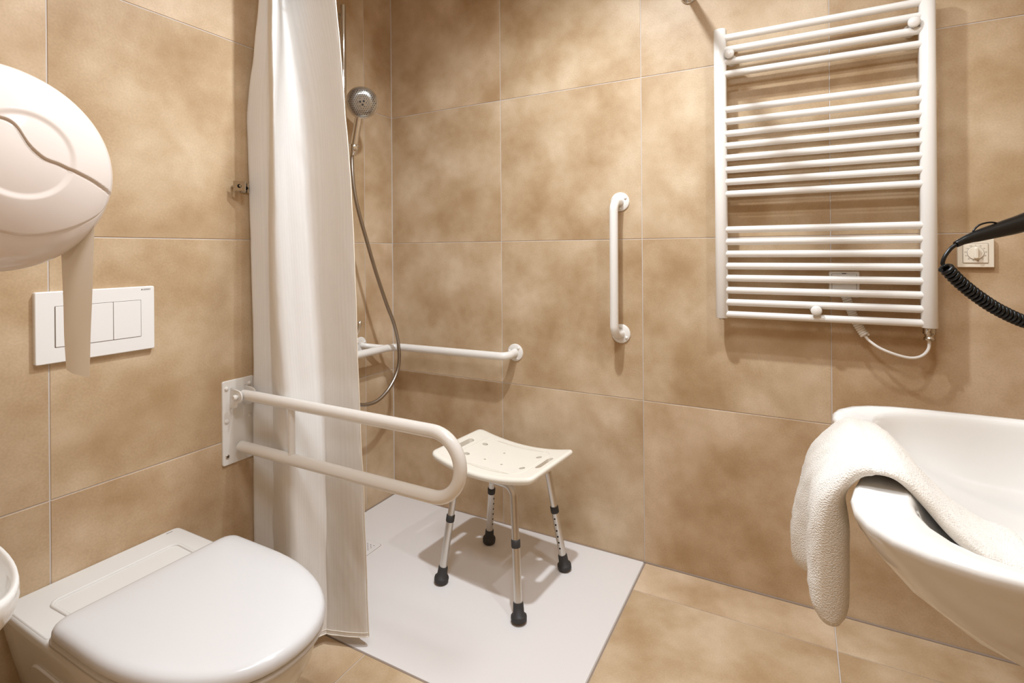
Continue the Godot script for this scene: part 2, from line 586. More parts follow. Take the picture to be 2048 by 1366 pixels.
func build_curtain() -> void:
	# rod: from a flange on the radiator wall, round a bend, to the boxed-out wall
	var y := 2.062
	var rod := thing("curtain_rod", "chrome shower curtain rod with a round flange on the radiator wall", "curtain rod", Vector3(1.375, y, 0))
	var b := B.new()
	b.tube(bent([Vector3(1.375, y, 0.0), Vector3(1.375, y, 0.865), Vector3(TW, y, 0.865)], 0.09, 12), 0.0125, 16)
	part(rod, "tube", b, M.chrome)
	for f in [[Vector3(1.375, y, 0), Vector3.BACK], [Vector3(TW, y, 0.865), Vector3.RIGHT]]:
		b = B.new()
		b.lathe([Vector2(0.029, 0), Vector2(0.029, 0.006), Vector2(0.024, 0.011), Vector2(0.017, 0.013), Vector2(0.0165, 0.028), Vector2(0.013, 0.03)], along(f[0], f[1]), 28)
		part(rod, "flange", b, M.chrome)
	# curtain: plan points per height; the pleats hidden behind come before and after
	var hs := [2.045, 1.94, 1.76, 1.59, 1.36, 1.12, 0.83, 0.62, 0.40, 0.22, 0.032]
	var plan := [
		[Vector2(0.289, 0.906), Vector2(0.277, 0.880), Vector2(0.357, 0.928), Vector2(0.334, 0.890), Vector2(0.309, 0.848), Vector2(0.385, 0.842), Vector2(0.456, 0.846), Vector2(0.518, 0.846)],
		[Vector2(0.278, 0.906), Vector2(0.271, 0.880), Vector2(0.360, 0.928), Vector2(0.339, 0.890), Vector2(0.317, 0.848), Vector2(0.393, 0.842), Vector2(0.468, 0.846), Vector2(0.526, 0.846)],
		[Vector2(0.246, 0.906), Vector2(0.271, 0.880), Vector2(0.360, 0.928), Vector2(0.351, 0.890), Vector2(0.360, 0.848), Vector2(0.447, 0.842), Vector2(0.507, 0.846), Vector2(0.546, 0.846)],
		[Vector2(0.214, 0.906), Vector2(0.276, 0.880), Vector2(0.362, 0.928), Vector2(0.357, 0.890), Vector2(0.402, 0.848), Vector2(0.480, 0.842), Vector2(0.530, 0.846), Vector2(0.562, 0.846)],
		[Vector2(0.220, 0.906), Vector2(0.269, 0.880), Vector2(0.362, 0.928), Vector2(0.375, 0.890), Vector2(0.426, 0.848), Vector2(0.492, 0.842), Vector2(0.543, 0.845), Vector2(0.584, 0.845)],
		[Vector2(0.229, 0.906), Vector2(0.266, 0.880), Vector2(0.361, 0.928), Vector2(0.394, 0.890), Vector2(0.440, 0.848), Vector2(0.486, 0.842), Vector2(0.543, 0.845), Vector2(0.595, 0.843)],
		[Vector2(0.235, 0.906), Vector2(0.270, 0.880), Vector2(0.384, 0.928), Vector2(0.422, 0.890), Vector2(0.458, 0.848), Vector2(0.485, 0.842), Vector2(0.553, 0.842), Vector2(0.600, 0.838)],
		[Vector2(0.232, 0.906), Vector2(0.274, 0.880), Vector2(0.409, 0.928), Vector2(0.445, 0.890), Vector2(0.466, 0.848), Vector2(0.482, 0.842), Vector2(0.551, 0.838), Vector2(0.601, 0.830)],
		[Vector2(0.232, 0.906), Vector2(0.274, 0.880), Vector2(0.411, 0.928), Vector2(0.449, 0.890), Vector2(0.470, 0.848), Vector2(0.482, 0.842), Vector2(0.552, 0.832), Vector2(0.601, 0.818)],
		[Vector2(0.230, 0.906), Vector2(0.274, 0.880), Vector2(0.413, 0.928), Vector2(0.451, 0.890), Vector2(0.470, 0.848), Vector2(0.482, 0.842), Vector2(0.550, 0.826), Vector2(0.594, 0.805)],
		[Vector2(0.230, 0.906), Vector2(0.274, 0.880), Vector2(0.413, 0.928), Vector2(0.451, 0.890), Vector2(0.470, 0.848), Vector2(0.482, 0.842), Vector2(0.547, 0.821), Vector2(0.592, 0.796)],
	]
	var before := [Vector2(0.40, 0.838), Vector2(0.26, 0.852), Vector2(0.33, 0.868)]
	var cols := []
	for k in hs.size():
		var pts := []
		var free: Vector2 = plan[k][7]
		for p in before + plan[k] + [free + Vector2(-0.05, -0.014), free + Vector2(-0.09, -0.022)]:
			pts.append(Vector3(p.x, hs[k], p.y))
		cols.append(spline(pts, 8))
	var n: int = cols[0].size()
	var across := PackedFloat32Array([0.0])
	for i in n - 1:
		across.append(across[i] + cols[5][i].distance_to(cols[5][i + 1]))
	var grid := []
	var rows := 90
	var nz := FastNoiseLite.new()
	nz.seed = 3
	nz.frequency = 9.0
	for r in rows + 1:
		var f := float(r) / rows * (hs.size() - 1)
		var k := mini(int(f), hs.size() - 2)
		var u := f - k
		var line := PackedVector3Array()
		for i in n:
			var p: Vector3 = cols[k][i].cubic_interpolate(cols[k + 1][i], cols[maxi(k - 1, 0)][i], cols[mini(k + 2, hs.size() - 1)][i], u)
			p.z += nz.get_noise_2d(across[i] * 2.0, p.y * 0.7) * 0.002
			p.z += 0.0010 * sin(p.y * 26.0 + across[i] * 31.0) * smoothstep(0.85, 0.2, p.y)
			line.append(p)
		grid.append(line)
	b = B.new()
	b.has_uv = true
	for r in rows:
		for i in n - 1:
			var p: PackedVector3Array = grid[r]
			var q: PackedVector3Array = grid[r + 1]
			var ua := Vector2(across[i] * 2.2, p[i].y)
			var ub := Vector2(across[i + 1] * 2.2, p[i].y)
			var uc := Vector2(across[i + 1] * 2.2, q[i].y)
			var ud := Vector2(across[i] * 2.2, q[i].y)
			b.tri(p[i], p[i + 1], q[i + 1], 0, ua, ub, uc)
			b.tri(p[i], q[i + 1], q[i], 0, ua, uc, ud)
	var t := thing("shower_curtain", "cream white striped shower curtain drawn together beside the toilet", "curtain", Vector3(0.4, 0.03, 0.87))
	part(t, "cloth", b, M.curtain_cloth, "", false)
	# stitched hems along the free edge and the bottom
	b = B.new()
	var edge := PackedVector3Array()
	for r in rows + 1:
		edge.append(grid[r][10 * 8])
	b.tube(edge, 0.0016, 6)
	part(t, "side_hem", b, M.curtain_hem)
	b = B.new()
	b.tube(grid[rows], 0.0016, 6)
	part(t, "bottom_hem", b, M.curtain_hem)
	b = B.new()
	var seam := PackedVector3Array()
	for i in n:
		seam.append(grid[rows - 1][i] + Vector3(0, 0, 0.0006))
	b.tube(seam, 0.0009, 5)
	part(t, "hem_seam", b, M.curtain_hem)
	for i in range(3, n, 13):
		b = B.new()
		var c := Vector3(grid[0][i].x, y - 0.006, 0.865)
		var ring := PackedVector3Array()
		for k in 25:
			var a := TAU * k / 24
			ring.append(c + Vector3(0, cos(a) * 0.024, sin(a) * 0.024))
		b.tube(ring, 0.0018, 6, false)
		part(t, "ring", b, M.chrome)


func flange(parent: Node3D, at: Vector3, n: Vector3, r := 0.036, screws := 3, spin := 0.0) -> void:
	var b := B.new()
	b.lathe([Vector2(r, 0), Vector2(r, 0.0035), Vector2(r - 0.002, 0.0055), Vector2(0.018, 0.006)], along(at, n), 32)
	var f := part(parent, "flange", b, M.white_paint)
	var xf := along(at, n)
	for k in screws:
		var a := TAU * k / screws + spin
		b = B.new()
		var p := xf * Vector3(cos(a) * r * 0.72, 0.0055, sin(a) * r * 0.72)
		b.lathe([Vector2(0.0055, 0), Vector2(0.005, 0.003), Vector2(0.003, 0.0045), Vector2(0.0005, 0.005)], along(p, n), 14)
		part(f, "screw_cap", b, M.white_paint)


func build_grab_bars() -> void:
	var t := thing("grab_bar", "white upright grab bar on the wall between shower and radiator", "grab bar", Vector3(1.118, 0.843, 0))
	var b := B.new()
	b.tube(bent([Vector3(1.118, 1.342, 0.003), Vector3(1.115, 1.338, 0.072), Vector3(1.1135, 0.848, 0.072), Vector3(1.118, 0.8434, 0.003)], 0.045, 10), 0.0158, 18)
	part(t, "bar", b, M.white_paint)
	flange(t, Vector3(1.118, 1.342, 0), Vector3.BACK, 0.036, 3, 0.5)
	flange(t, Vector3(1.118, 0.8434, 0), Vector3.BACK, 0.036, 3, -0.5)
	t = thing("corner_grab_bar", "white grab bar running round the shower corner behind the hose", "grab bar", Vector3(0.664, 0.735, 0))
	b = B.new()
	var y := 0.728
	b.tube(bent([Vector3(0.664, 0.734, 0.003), Vector3(0.664, y, 0.075), Vector3(0.07, y - 0.004, 0.075), Vector3(0.07, y, 0.74), Vector3(0.003, y, 0.74)], 0.06, 10), 0.0165, 18)
	part(t, "bar", b, M.white_paint)
	b = B.new()
	b.tube(spline([Vector3(0.002, 0.748, 0.215), Vector3(0.028, 0.742, 0.195), Vector3(0.055, 0.733, 0.155), Vector3(0.07, 0.728, 0.13)], 5), 0.0115, 14)
	part(t, "stem", b, M.white_paint)
	flange(t, Vector3(0.664, 0.734, 0), Vector3.BACK, 0.036, 3, 0.2)
	flange(t, Vector3(0, 0.748, 0.218), Vector3.RIGHT, 0.036, 3, 0.6)
	flange(t, Vector3(0, y, 0.74), Vector3.RIGHT, 0.036, 3, 0.6)


func build_shower_set() -> void:
	var t := thing("shower_rail", "upright chrome shower rail behind the edge of the curtain", "shower rail", Vector3(0.045, 1.05, 0.345))
	var b := B.new()
	b.tube(PackedVector3Array([Vector3(0.045, 1.05, 0.347), Vector3(0.045, 2.19, 0.347)]), 0.0115, 20)
	part(t, "tube", b, M.chrome)
	for y in [1.10, 2.15]:
		b = B.new()
		b.lathe([Vector2(0.011, 0), Vector2(0.011, 0.035)], along(Vector3(0.0, y, 0.347), Vector3.RIGHT), 18)
		part(t, "wall_mount", b, M.chrome)
	b = B.new()
	b.lathe([Vector2(0.018, -0.022), Vector2(0.019, -0.018), Vector2(0.019, 0.018), Vector2(0.018, 0.022)], Transform3D(Basis(), Vector3(0.045, 1.587, 0.347)), 22)
	var sl := part(t, "slider", b, M.chrome)
	b = B.new()
	b.lathe([Vector2(0.0115, 0), Vector2(0.0115, 0.032), Vector2(0.01, 0.034)], along(Vector3(0.055, 1.589, 0.347), Vector3(1, 0, 0)), 18)
	part(sl, "holder_arm", b, M.chrome)
	# hand shower with its hose
	var foot := Vector3(0.092, 1.560, 0.347)
	var neck := Vector3(0.128, 1.725, 0.343)
	var d := (neck - foot).normalized()
	b = B.new()
	b.tube(PackedVector3Array([foot + d * 0.012, foot + d * 0.014, foot + d * 0.044, foot + d * 0.046]), [0.0175, 0.0195, 0.0215, 0.0190], 22)
	part(sl, "holder_cup", b, M.chrome)
	var n := Vector3(0.70, -0.22, 0.66).normalized()
	n = (n - d * n.dot(d) * 0.85).normalized()
	t = thing("hand_shower", "round chrome hand shower with grey metal hose hanging in the corner", "hand shower", foot)
	b = B.new()
	b.tube(PackedVector3Array([foot, foot + d * 0.012, foot + d * 0.03, foot + d * 0.05, foot + d * 0.11, foot + d * 0.16, neck + d * 0.01]), [0.0150, 0.0165, 0.0170, 0.0165, 0.0155, 0.0150, 0.0165], 20)
	part(t, "handle", b, M.chrome)
	var c := Vector3(0.147, 1.770, 0.346)
	b = B.new()
	b.lathe([Vector2(0.018, -0.026), Vector2(0.045, -0.021), Vector2(0.060, -0.010), Vector2(0.0645, 0.0), Vector2(0.063, 0.005), Vector2(0.0605, 0.006)], along(c, n), 44)
	var head := part(t, "head", b, M.chrome)
	b = B.new()
	b.lathe([Vector2(0.0602, 0.004), Vector2(0.0595, 0.0075), Vector2(0.03, 0.0095), Vector2(0.001, 0.0100)], along(c, n), 44)
	var face := part(head, "spray_face", b, M.spray_face)
	b = B.new()
	var xf := along(c + n * 0.009, n)
	for i in range(-6, 7):
		for j in range(-6, 7):
			var p := Vector2(i * 0.0088 + (0.0044 if j % 2 else 0.0), j * 0.0078)
			if p.length() < 0.053 and p.length() > 0.017:
				b.lathe([Vector2(0.0021, -0.001), Vector2(0.0021, 0.0012), Vector2(0.0012, 0.0016)], Transform3D(xf.basis, xf * Vector3(p.x, -0.0015 * (p.length() / 0.05), p.y)), 7)
	for a in [0.3, 2.4, 4.5]:
		b.lathe([Vector2(0.0042, -0.001), Vector2(0.0042, 0.002), Vector2(0.002, 0.0024)], Transform3D(xf.basis, xf * Vector3(cos(a) * 0.0085, 0.0, sin(a) * 0.0085)), 10)
	var noz := part(head, "nozzles", b, M.rubber)
	noz.set_meta("kind", "stuff")
	var hose := [foot + d * 0.002, Vector3(0.0905, 1.54, 0.348), Vector3(0.0983, 1.457, 0.3508), Vector3(0.1067, 1.3545, 0.3378), Vector3(0.115, 1.2104, 0.2933), Vector3(0.1233, 1.0721, 0.247), Vector3(0.1317, 0.9396, 0.1954), Vector3(0.14, 0.8415, 0.1544), Vector3(0.14, 0.7442, 0.1256), Vector3(0.14, 0.6657, 0.1232), Vector3(0.14, 0.6046, 0.1505), Vector3(0.14, 0.5524, 0.2092), Vector3(0.135, 0.5261, 0.283), Vector3(0.12, 0.545, 0.37), Vector3(0.09, 0.63, 0.43), Vector3(0.065, 0.76, 0.45)]
	var hp := spline(hose, 10)
	b = B.new()
	b.tube(hp, 0.0078, 14)
	part(t, "hose", b, M.hose_metal)
	# mixer, almost wholly behind the curtain
	t = thing("shower_mixer", "chrome shower mixer whose lever shows beside the curtain", "shower mixer", Vector3(0, 0.8, 0.45))
	b = B.new()
	b.lathe([Vector2(0.022, 0), Vector2(0.025, 0.006), Vector2(0.025, 0.25), Vector2(0.022, 0.256)], along(Vector3(0.062, 0.80, 0.33), Vector3.BACK), 24)
	part(t, "body", b, M.chrome)
	for z in [0.385, 0.535]:
		b = B.new()
		b.lathe([Vector2(0.032, 0), Vector2(0.032, 0.006), Vector2(0.016, 0.012), Vector2(0.016, 0.045)], along(Vector3(0, 0.80, z), Vector3.RIGHT), 24)
		part(t, "wall_flange", b, M.chrome)
	b = B.new()
	b.tube(PackedVector3Array([Vector3(0.066, 0.79, 0.322), Vector3(0.068, 0.825, 0.302), Vector3(0.07, 0.848, 0.294), Vector3(0.07, 0.862, 0.291), Vector3(0.07, 0.869, 0.290)]), [0.008, 0.0075, 0.0105, 0.0105, 0.005], 14)
	part(t, "lever", b, M.chrome)


func build_stool() -> void:
	var o := Vector3(0.779, 0, 0.321)
	var t := thing("shower_stool", "white plastic shower stool with curved seat and metal legs on the tray", "stool", o)
	var turn := Basis(Vector3.UP, deg_to_rad(-5.5))
	var W := 0.213
	var D := 0.150
	var put := func(p: Vector3) -> Vector3:
		return o + turn * p
	var sag := func(x: float) -> float:
		return 0.408 + 0.030 * (x / W) * (x / W)
	# seat: a dished board with softly rounded edges
	var NX := 32
	var NZ := 22
	var top := []
	var bot := []
	for j in NZ + 1:
		var a := PackedVector3Array()
		var c := PackedVector3Array()
		for i in NX + 1:
			var u := -1.0 + 2.0 * i / NX
			var w := -1.0 + 2.0 * j / NZ
			u = sign(u) * (1.0 - pow(1.0 - absf(u), 1.35))
			w = sign(w) * (1.0 - pow(1.0 - absf(w), 1.35))
			# pull the square's corners in to a rounded rectangle
			var cu := maxf(0.0, absf(u) - 0.88) / 0.12
			var cw := maxf(0.0, absf(w) - 0.83) / 0.17
			var x := u * W
			var z := w * D
			if cu > 0 and cw > 0:
				var k := maxf(cu, cw) / Vector2(cu, cw).length()
				x = sign(u) * W * (0.88 + 0.12 * cu * k)
				z = sign(w) * D * (0.83 + 0.17 * cw * k)
			var e := maxf(absf(u) if cu * cw == 0 else 0.88 + 0.12 * maxf(cu, cw), absf(w) if cu * cw == 0 else 0.83 + 0.17 * maxf(cu, cw))
			var m := minf(minf((1 - absf(u)) * W, (1 - absf(w)) * D), 0.011) / 0.011
			var rise := sqrt(1.0 - (1.0 - m) * (1.0 - m))
			# the long front and rear edges bow out a little at the middle
			z *= 1.0 + 0.05 * (1.0 - (x / W) * (x / W))
			var y: float = sag.call(x)
			a.append(put.call(Vector3(x, y + 0.006 + 0.009 * rise, z)))
			c.append(put.call(Vector3(x, y + 0.006 - 0.013 * rise, z)))
		top.append(a)
		bot.append(c)
	var b := B.new()
	for j in NZ:
		for i in NX:
			b.quad(top[j][i], top[j][i + 1], top[j + 1][i + 1], top[j + 1][i])
			b.quad(bot[j][i], bot[j + 1][i], bot[j + 1][i + 1], bot[j][i + 1])
	var solid := CSGMesh3D.new()
	solid.mesh = b.mesh()
	add_child(solid)
	var cut := func(outline: PackedVector2Array, x: float, z: float) -> void:
		var q := CSGPolygon3D.new()
		q.polygon = outline
		q.mode = CSGPolygon3D.MODE_DEPTH
		q.depth = 0.2
		q.operation = CSGShape3D.OPERATION_SUBTRACTION
		solid.add_child(q)
		q.transform = Transform3D(turn * Vector3.RIGHT, turn * Vector3.FORWARD, Vector3.UP, put.call(Vector3(x, 0.52, z)))
	for s in [-1, 1]:
		cut.call(rrect(0.022, 0.10, 0.0108, 5), s * 0.172, 0.0)
		for zz in [-0.055, 0.055]:
			cut.call(disc(0.0105, 16), s * 0.118, zz)
	for p in [Vector2(-0.045, 0.045), Vector2(-0.02, -0.04), Vector2(0.03, 0.05)]:
		cut.call(disc(0.0045, 12), p.x, p.y)
	await get_tree().process_frame
	var baked := solid.bake_static_mesh()
	remove_child(solid)
	solid.queue_free()
	part(t, "seat", baked if baked and baked.get_surface_count() else b.mesh(), M.stool_plastic, "cream white curved seat with hand slots")
	# raised rim line of the non-slip field
	b = B.new()
	var fld := PackedVector3Array()
	for q in rrect(0.29, 0.225, 0.04, 8):
		fld.append(put.call(Vector3(q.x, sag.call(q.x) + 0.0153, q.y)))
	fld.append(fld[0])
	b.tube(fld, 0.0009, 5, false)
	part(t, "seat_border", b, M.stool_plastic)
	# legs: bent upper tube, wider telescopic tube below, collar, height holes, rubber foot
	var feet := [Vector3(0.602, 0, 0.4522), Vector3(0.6216, 0, 0.1574), Vector3(0.9572, 0, 0.1822), Vector3(0.9353, 0, 0.5012)]
	for foot in feet:
		var f: Vector3 = foot + Vector3(0, 0.0035, 0)
		var l: Vector3 = turn.inverse() * (f - o)
		var sx: float = sign(l.x)
		var sz: float = sign(l.z)
		var knee: Vector3 = put.call(Vector3(sx * 0.118, 0.392, sz * 0.108))
		var inner: Vector3 = put.call(Vector3(sx * 0.03, 0.392, sz * 0.108))
		var dir: Vector3 = (f - knee).normalized()
		var mid: Vector3 = f + -dir * 0.225
		b = B.new()
		b.tube(bent([inner, knee, mid], 0.04, 8), 0.0118, 16)
		var leg := part(t, "leg", b, M.aluminium)
		b = B.new()
		b.tube(PackedVector3Array([mid, f - dir * 0.03]), 0.0132, 16)
		part(leg, "lower_tube", b, M.aluminium)
		b = B.new()
		b.tube(PackedVector3Array([mid + dir * 0.012, mid + dir * 0.010, mid - dir * 0.010, mid - dir * 0.012]), [0.0138, 0.0148, 0.0148, 0.0128], 18)
		part(leg, "collar", b, M.rubber)
		# holes face the middle of the side, as on the rear leg
		var out: Vector3 = (turn * Vector3(-sx, 0, 0) if sx * sz > 0 else turn * Vector3(sx * 0.15, 0, 1) * (1.0 if sz < 0 else -1.0))
		out = (out - dir * out.dot(dir)).normalized()
		for k in 6:
			b = B.new()
			var hp: Vector3 = mid + dir * (0.03 + 0.022 * k) + out * 0.0125
			b.lathe([Vector2(0.0031, 0), Vector2(0.0031, 0.0011)], along(hp, out), 10)
			part(leg, "hole", b, M.black_hole)
		b = B.new()
		b.tube(PackedVector3Array([f - dir * 0.056, f - dir * 0.052, f - dir * 0.022, f - dir * 0.020, f - dir * 0.014, f - dir * 0.003 + Vector3(0, 0.001, 0)]), [0.0150, 0.0165, 0.0178, 0.0245, 0.0255, 0.0245], 20)
		part(leg, "rubber_foot", b, M.rubber)


# ---------------------------------------------------------------- toilet corner
func build_support_rail() -> void:
	var z := 0.944
	var o := Vector3(TW, 0.655, z)
	var t := thing("folding_support_rail", "white fold-down support rail between the toilet and the shower curtain", "support rail", o)
	var b := B.new()
	b.slab(rrect(0.103, 0.25, 0.006), Transform3D(Vector3.FORWARD, Vector3.UP, Vector3.RIGHT, Vector3(TW, 0.654, 0.9405)), 0.006, 0.0015)
	var plate := part(t, "wall_plate", b, M.white_paint)
	for p in [Vector2(0.757, 0.980), Vector2(0.757, 0.906), Vector2(0.66, 0.980), Vector2(0.66, 0.906), Vector2(0.553, 0.906)]:
		b = B.new()
		b.lathe([Vector2(0.0065, 0), Vector2(0.0058, 0.003), Vector2(0.003, 0.0048), Vector2(0.0005, 0.005)], along(Vector3(TW + 0.006, p.x, p.y), Vector3.RIGHT), 14)
		part(plate, "screw_cap", b, M.white_paint)
	b = B.new()
	b.lathe([Vector2(0.0065, 0), Vector2(0.006, 0.002), Vector2(0.0045, 0.0025)], along(Vector3(TW + 0.006, 0.555, 0.978), Vector3.RIGHT), 14)
	var screw := part(plate, "screw", b, M.chrome)
	for a in 2:
		b = B.new()
		b.slab(rrect(0.007, 0.0016, 0.0005, 1), Transform3D(Basis(Vector3.RIGHT, a * PI / 2 + 0.4) * Basis(Vector3.FORWARD, Vector3.UP, Vector3.RIGHT), Vector3(TW + 0.0083, 0.555, 0.978)), 0.0006)
		part(screw, "slot", b, M.black_hole)
	# hinge: two cheeks and a pin
	for s in [-1, 1]:
		b = B.new()
		var ol := PackedVector2Array([Vector2(0, -0.026), Vector2(0.03, -0.02)])
		for k in 9:
			var a := -PI / 2 + PI * k / 8
			ol.append(Vector2(0.034 + cos(a) * 0.019, 0.012 + sin(a) * 0.019))
		ol.append(Vector2(0, 0.034))
		b.slab(ol, Transform3D(Vector3.RIGHT, Vector3.UP, Vector3.BACK, Vector3(TW + 0.006, 0.722, z + s * 0.022 - 0.002)), 0.004, 0.001)
		part(plate, "hinge_cheek", b, M.white_paint)
	b = B.new()
	b.lathe([Vector2(0.003, 0), Vector2(0.0075, 0.002), Vector2(0.0085, 0.007), Vector2(0.006, 0.008), Vector2(0.006, 0.064), Vector2(0.0085, 0.065), Vector2(0.0085, 0.07), Vector2(0.006, 0.074)], along(Vector3(TW + 0.04, 0.734, z - 0.036), Vector3.BACK), 16)
	part(plate, "hinge_pin", b, M.white_paint)
	# long U of tube and its strut
	var yt := 0.734
	var yb := 0.578
	var xe := 1.036
	b = B.new()
	var r := (yt - yb) / 2
	var path := PackedVector3Array([Vector3(TW + 0.035, yt, z)])
	for k in 21:
		var a := PI / 2 - PI * k / 20
		path.append(Vector3(xe - r - 0.016 + cos(a) * r, (yt + yb) / 2 + sin(a) * r, z))
	path.append(Vector3(TW + 0.022, yb, z))
	b.tube(path, 0.016, 20)
	part(t, "rail_tube", b, M.white_paint)
	b = B.new()
	b.tube(PackedVector3Array([Vector3(0.452, yb + 0.012, z), Vector3(0.452, yt - 0.012, z)]), 0.0092, 14)
	part(t, "strut", b, M.white_paint)


func build_flush_plate() -> void:
	var c := Vector3(TW, 0.9935, 1.3035)
	var xf := Transform3D(Vector3.FORWARD, Vector3.UP, Vector3.RIGHT, c)
	var t := thing("flush_plate", "white rectangular flush plate with two buttons above the toilet", "flush plate", c)
	var b := B.new()
	b.slab(rrect(0.247, 0.163, 0.004, 3), xf, 0.012, 0.0018)
	var p := part(t, "plate", b, M.flush_plastic)
	b = B.new()
	b.slab(rrect(0.180, 0.0945, 0.001, 1), xf.translated_local(Vector3(0.0015, 0.0005, 0.0118)), 0.0004)
	part(p, "button_gap", b, M.groove)
	for q in [[-0.030, 0.1145], [0.0592, 0.0612]]:
		b = B.new()
		b.slab(rrect(q[1], 0.0922, 0.001, 2), xf.translated_local(Vector3(q[0] + 0.0005, 0.0005, 0.0115)), 0.0018, 0.0005)
		part(t, "button", b, M.flush_plastic)
	part(p, "lettering", words("GEBERIT", 0.0036, xf.translated_local(Vector3(0.1055, 0.0735, 0.0121))), M.print)
	b = B.new()
	b.slab(rrect(0.0028, 0.0028, 0.0003, 1), xf.translated_local(Vector3(0.0935, 0.0735, 0.0119)), 0.0004)
	part(p, "logo_square", b, M.print)


# D-shaped outline from the wall out to a rounded front, in plan (x, z); f blends the rear width
func d_outline(x0: float, x1: float, half: float, straight: float, cz: float, corner := 0.03, power := 2.2) -> PackedVector2Array:
	var o := PackedVector2Array()
	# rear corner (far side), then the far edge, the nose, the near edge, the rear corner
	for k in 5:
		var a := PI + PI / 2 * k / 4
		o.append(Vector2(x0 + corner + cos(a) * corner, cz - half + corner + sin(a) * corner))
	for k in 5:
		o.append(Vector2(lerpf(x0 + corner, straight, float(k + 1) / 6), cz - half))
	for k in 33:
		var a := -PI / 2 + PI * k / 32
		var cx := pow(absf(cos(a)), 2.0 / power)
		var sz: float = sign(sin(a)) * pow(absf(sin(a)), 2.0 / power)
		o.append(Vector2(straight + (x1 - straight) * cx, cz + half * sz))
	for k in 5:
		o.append(Vector2(lerpf(straight, x0 + corner, float(k + 1) / 6), cz + half))
	for k in 5:
		var a := PI / 2 + PI / 2 * k / 4
		o.append(Vector2(x0 + corner + cos(a) * corner, cz + half - corner + sin(a) * corner))
	return o


func lift(o: PackedVector2Array, y: float) -> PackedVector3Array:
	var r := PackedVector3Array()
	for p in o:
		r.append(Vector3(p.x, y, p.y))
	return r


func build_toilet() -> void:
	var cz := 1.302
	var t := thing("toilet", "white wall-hung toilet with the lid closed below the flush plate", "toilet", Vector3(TW, 0.06, cz))
	# bowl
	var rs := []
	var lev := [
		[0.055, 0.50, 0.075, 0.36, 0.02], [0.06, 0.56, 0.092, 0.38, 0.022], [0.10, 0.62, 0.115, 0.42, 0.025], [0.17, 0.70, 0.138, 0.47, 0.028], [0.24, 0.775, 0.158, 0.50, 0.03],
		[0.31, 0.842, 0.174, 0.53, 0.03], [0.36, 0.875, 0.182, 0.55, 0.02], [0.392, 0.884, 0.186, 0.56, 0.014], [0.403, 0.886, 0.187, 0.56, 0.012], [0.409, 0.883, 0.1855, 0.56, 0.012], [0.411, 0.878, 0.181, 0.56, 0.012],
	]
	for l in lev:
		rs.append(lift(d_outline(TW + 0.001, l[1], l[2], l[3], cz, l[4]), l[0]))
	var b := B.new()
	b.rings(rs)
	var bowl := part(t, "bowl", b, M.ceramic)
	# recessed panels low on the two sides
	for s in [-1, 1]:
		b = B.new()
		var ol := PackedVector2Array()
		for p in rrect(0.20, 0.16, 0.05, 6):
			ol.append(p + Vector2((p.y) * 0.35, 0))
		var nrm := Vector3(0.0, -0.22, s).normalized()
		b.slab(ol, Transform3D(Vector3.RIGHT * s, nrm.cross(Vector3.RIGHT * s), nrm, Vector3(TW + 0.20, 0.27, cz + s * 0.163)), 0.004, 0.003)
		part(bowl, "side_panel", b, M.ceramic)
	# deck between the wall and the lid: raised border with a shallow tray
	b = B.new()
	b.slab(rrect(0.215, 0.365, 0.012, 4), Transform3D(Vector3.RIGHT, Vector3.FORWARD, Vector3.UP, Vector3(TW + 0.1095, 0.409, cz)), 0.0035, 0.003)
	part(bowl, "deck", b, M.ceramic)
	b = B.new()
	var border := bent([Vector3(0.40, 0.4125, cz - 0.128), Vector3(0.292, 0.4125, cz - 0.132), Vector3(0.292, 0.4125, cz + 0.132), Vector3(0.40, 0.4125, cz + 0.128)], 0.02, 8)
	b.tube(border, 0.0042, 8)
	part(bowl, "deck_ridge", b, M.ceramic)
	for k in 5:
		b = B.new()
		b.slab(rrect(0.0022, 0.0026, 0.0006, 2), Transform3D(Vector3.FORWARD, Vector3.LEFT, Vector3.UP, Vector3(0.2215, 0.4124, 1.142 + k * 0.0032)), 0.0004)
		part(bowl, "printed_mark", b, M.print)
	# seat ring and lid
	b = B.new()
	var n0 := []
	for l in [[0.0, 0.004], [0.002, 0.0], [0.010, 0.0], [0.0125, 0.003]]:
		n0.append(lift(d_outline(0.430 + l[1], 0.900 - l[1], 0.1885 - l[1], 0.585, cz, 0.02), 0.4125 + l[0]))
	b.rings(n0)
	part(t, "seat_ring", b, M.lid)
	b = B.new()
	n0 = []
	for l in [[0.0, 0.006], [0.003, 0.001], [0.006, 0.0], [0.016, 0.001], [0.022, 0.004], [0.0262, 0.009], [0.0285, 0.018], [0.0298, 0.035], [0.0306, 0.07], [0.031, 0.12]]:
		n0.append(lift(d_outline(0.434 + l[1], 0.904 - l[1], 0.190 - l[1], 0.585, cz, maxf(0.03 - l[1] * 0.3, 0.01)), 0.427 + l[0]))
	b.rings(n0)
	part(t, "lid", b, M.lid, "closed white lid")
	for s in [-1, 1]:
		b = B.new()
		b.lathe([Vector2(0.011, 0), Vector2(0.012, 0.004), Vector2(0.012, 0.04), Vector2(0.011, 0.044)], along(Vector3(0.434, 0.422, cz + s * 0.09 - 0.02), Vector3.BACK), 16)
		part(t, "hinge", b, M.lid)


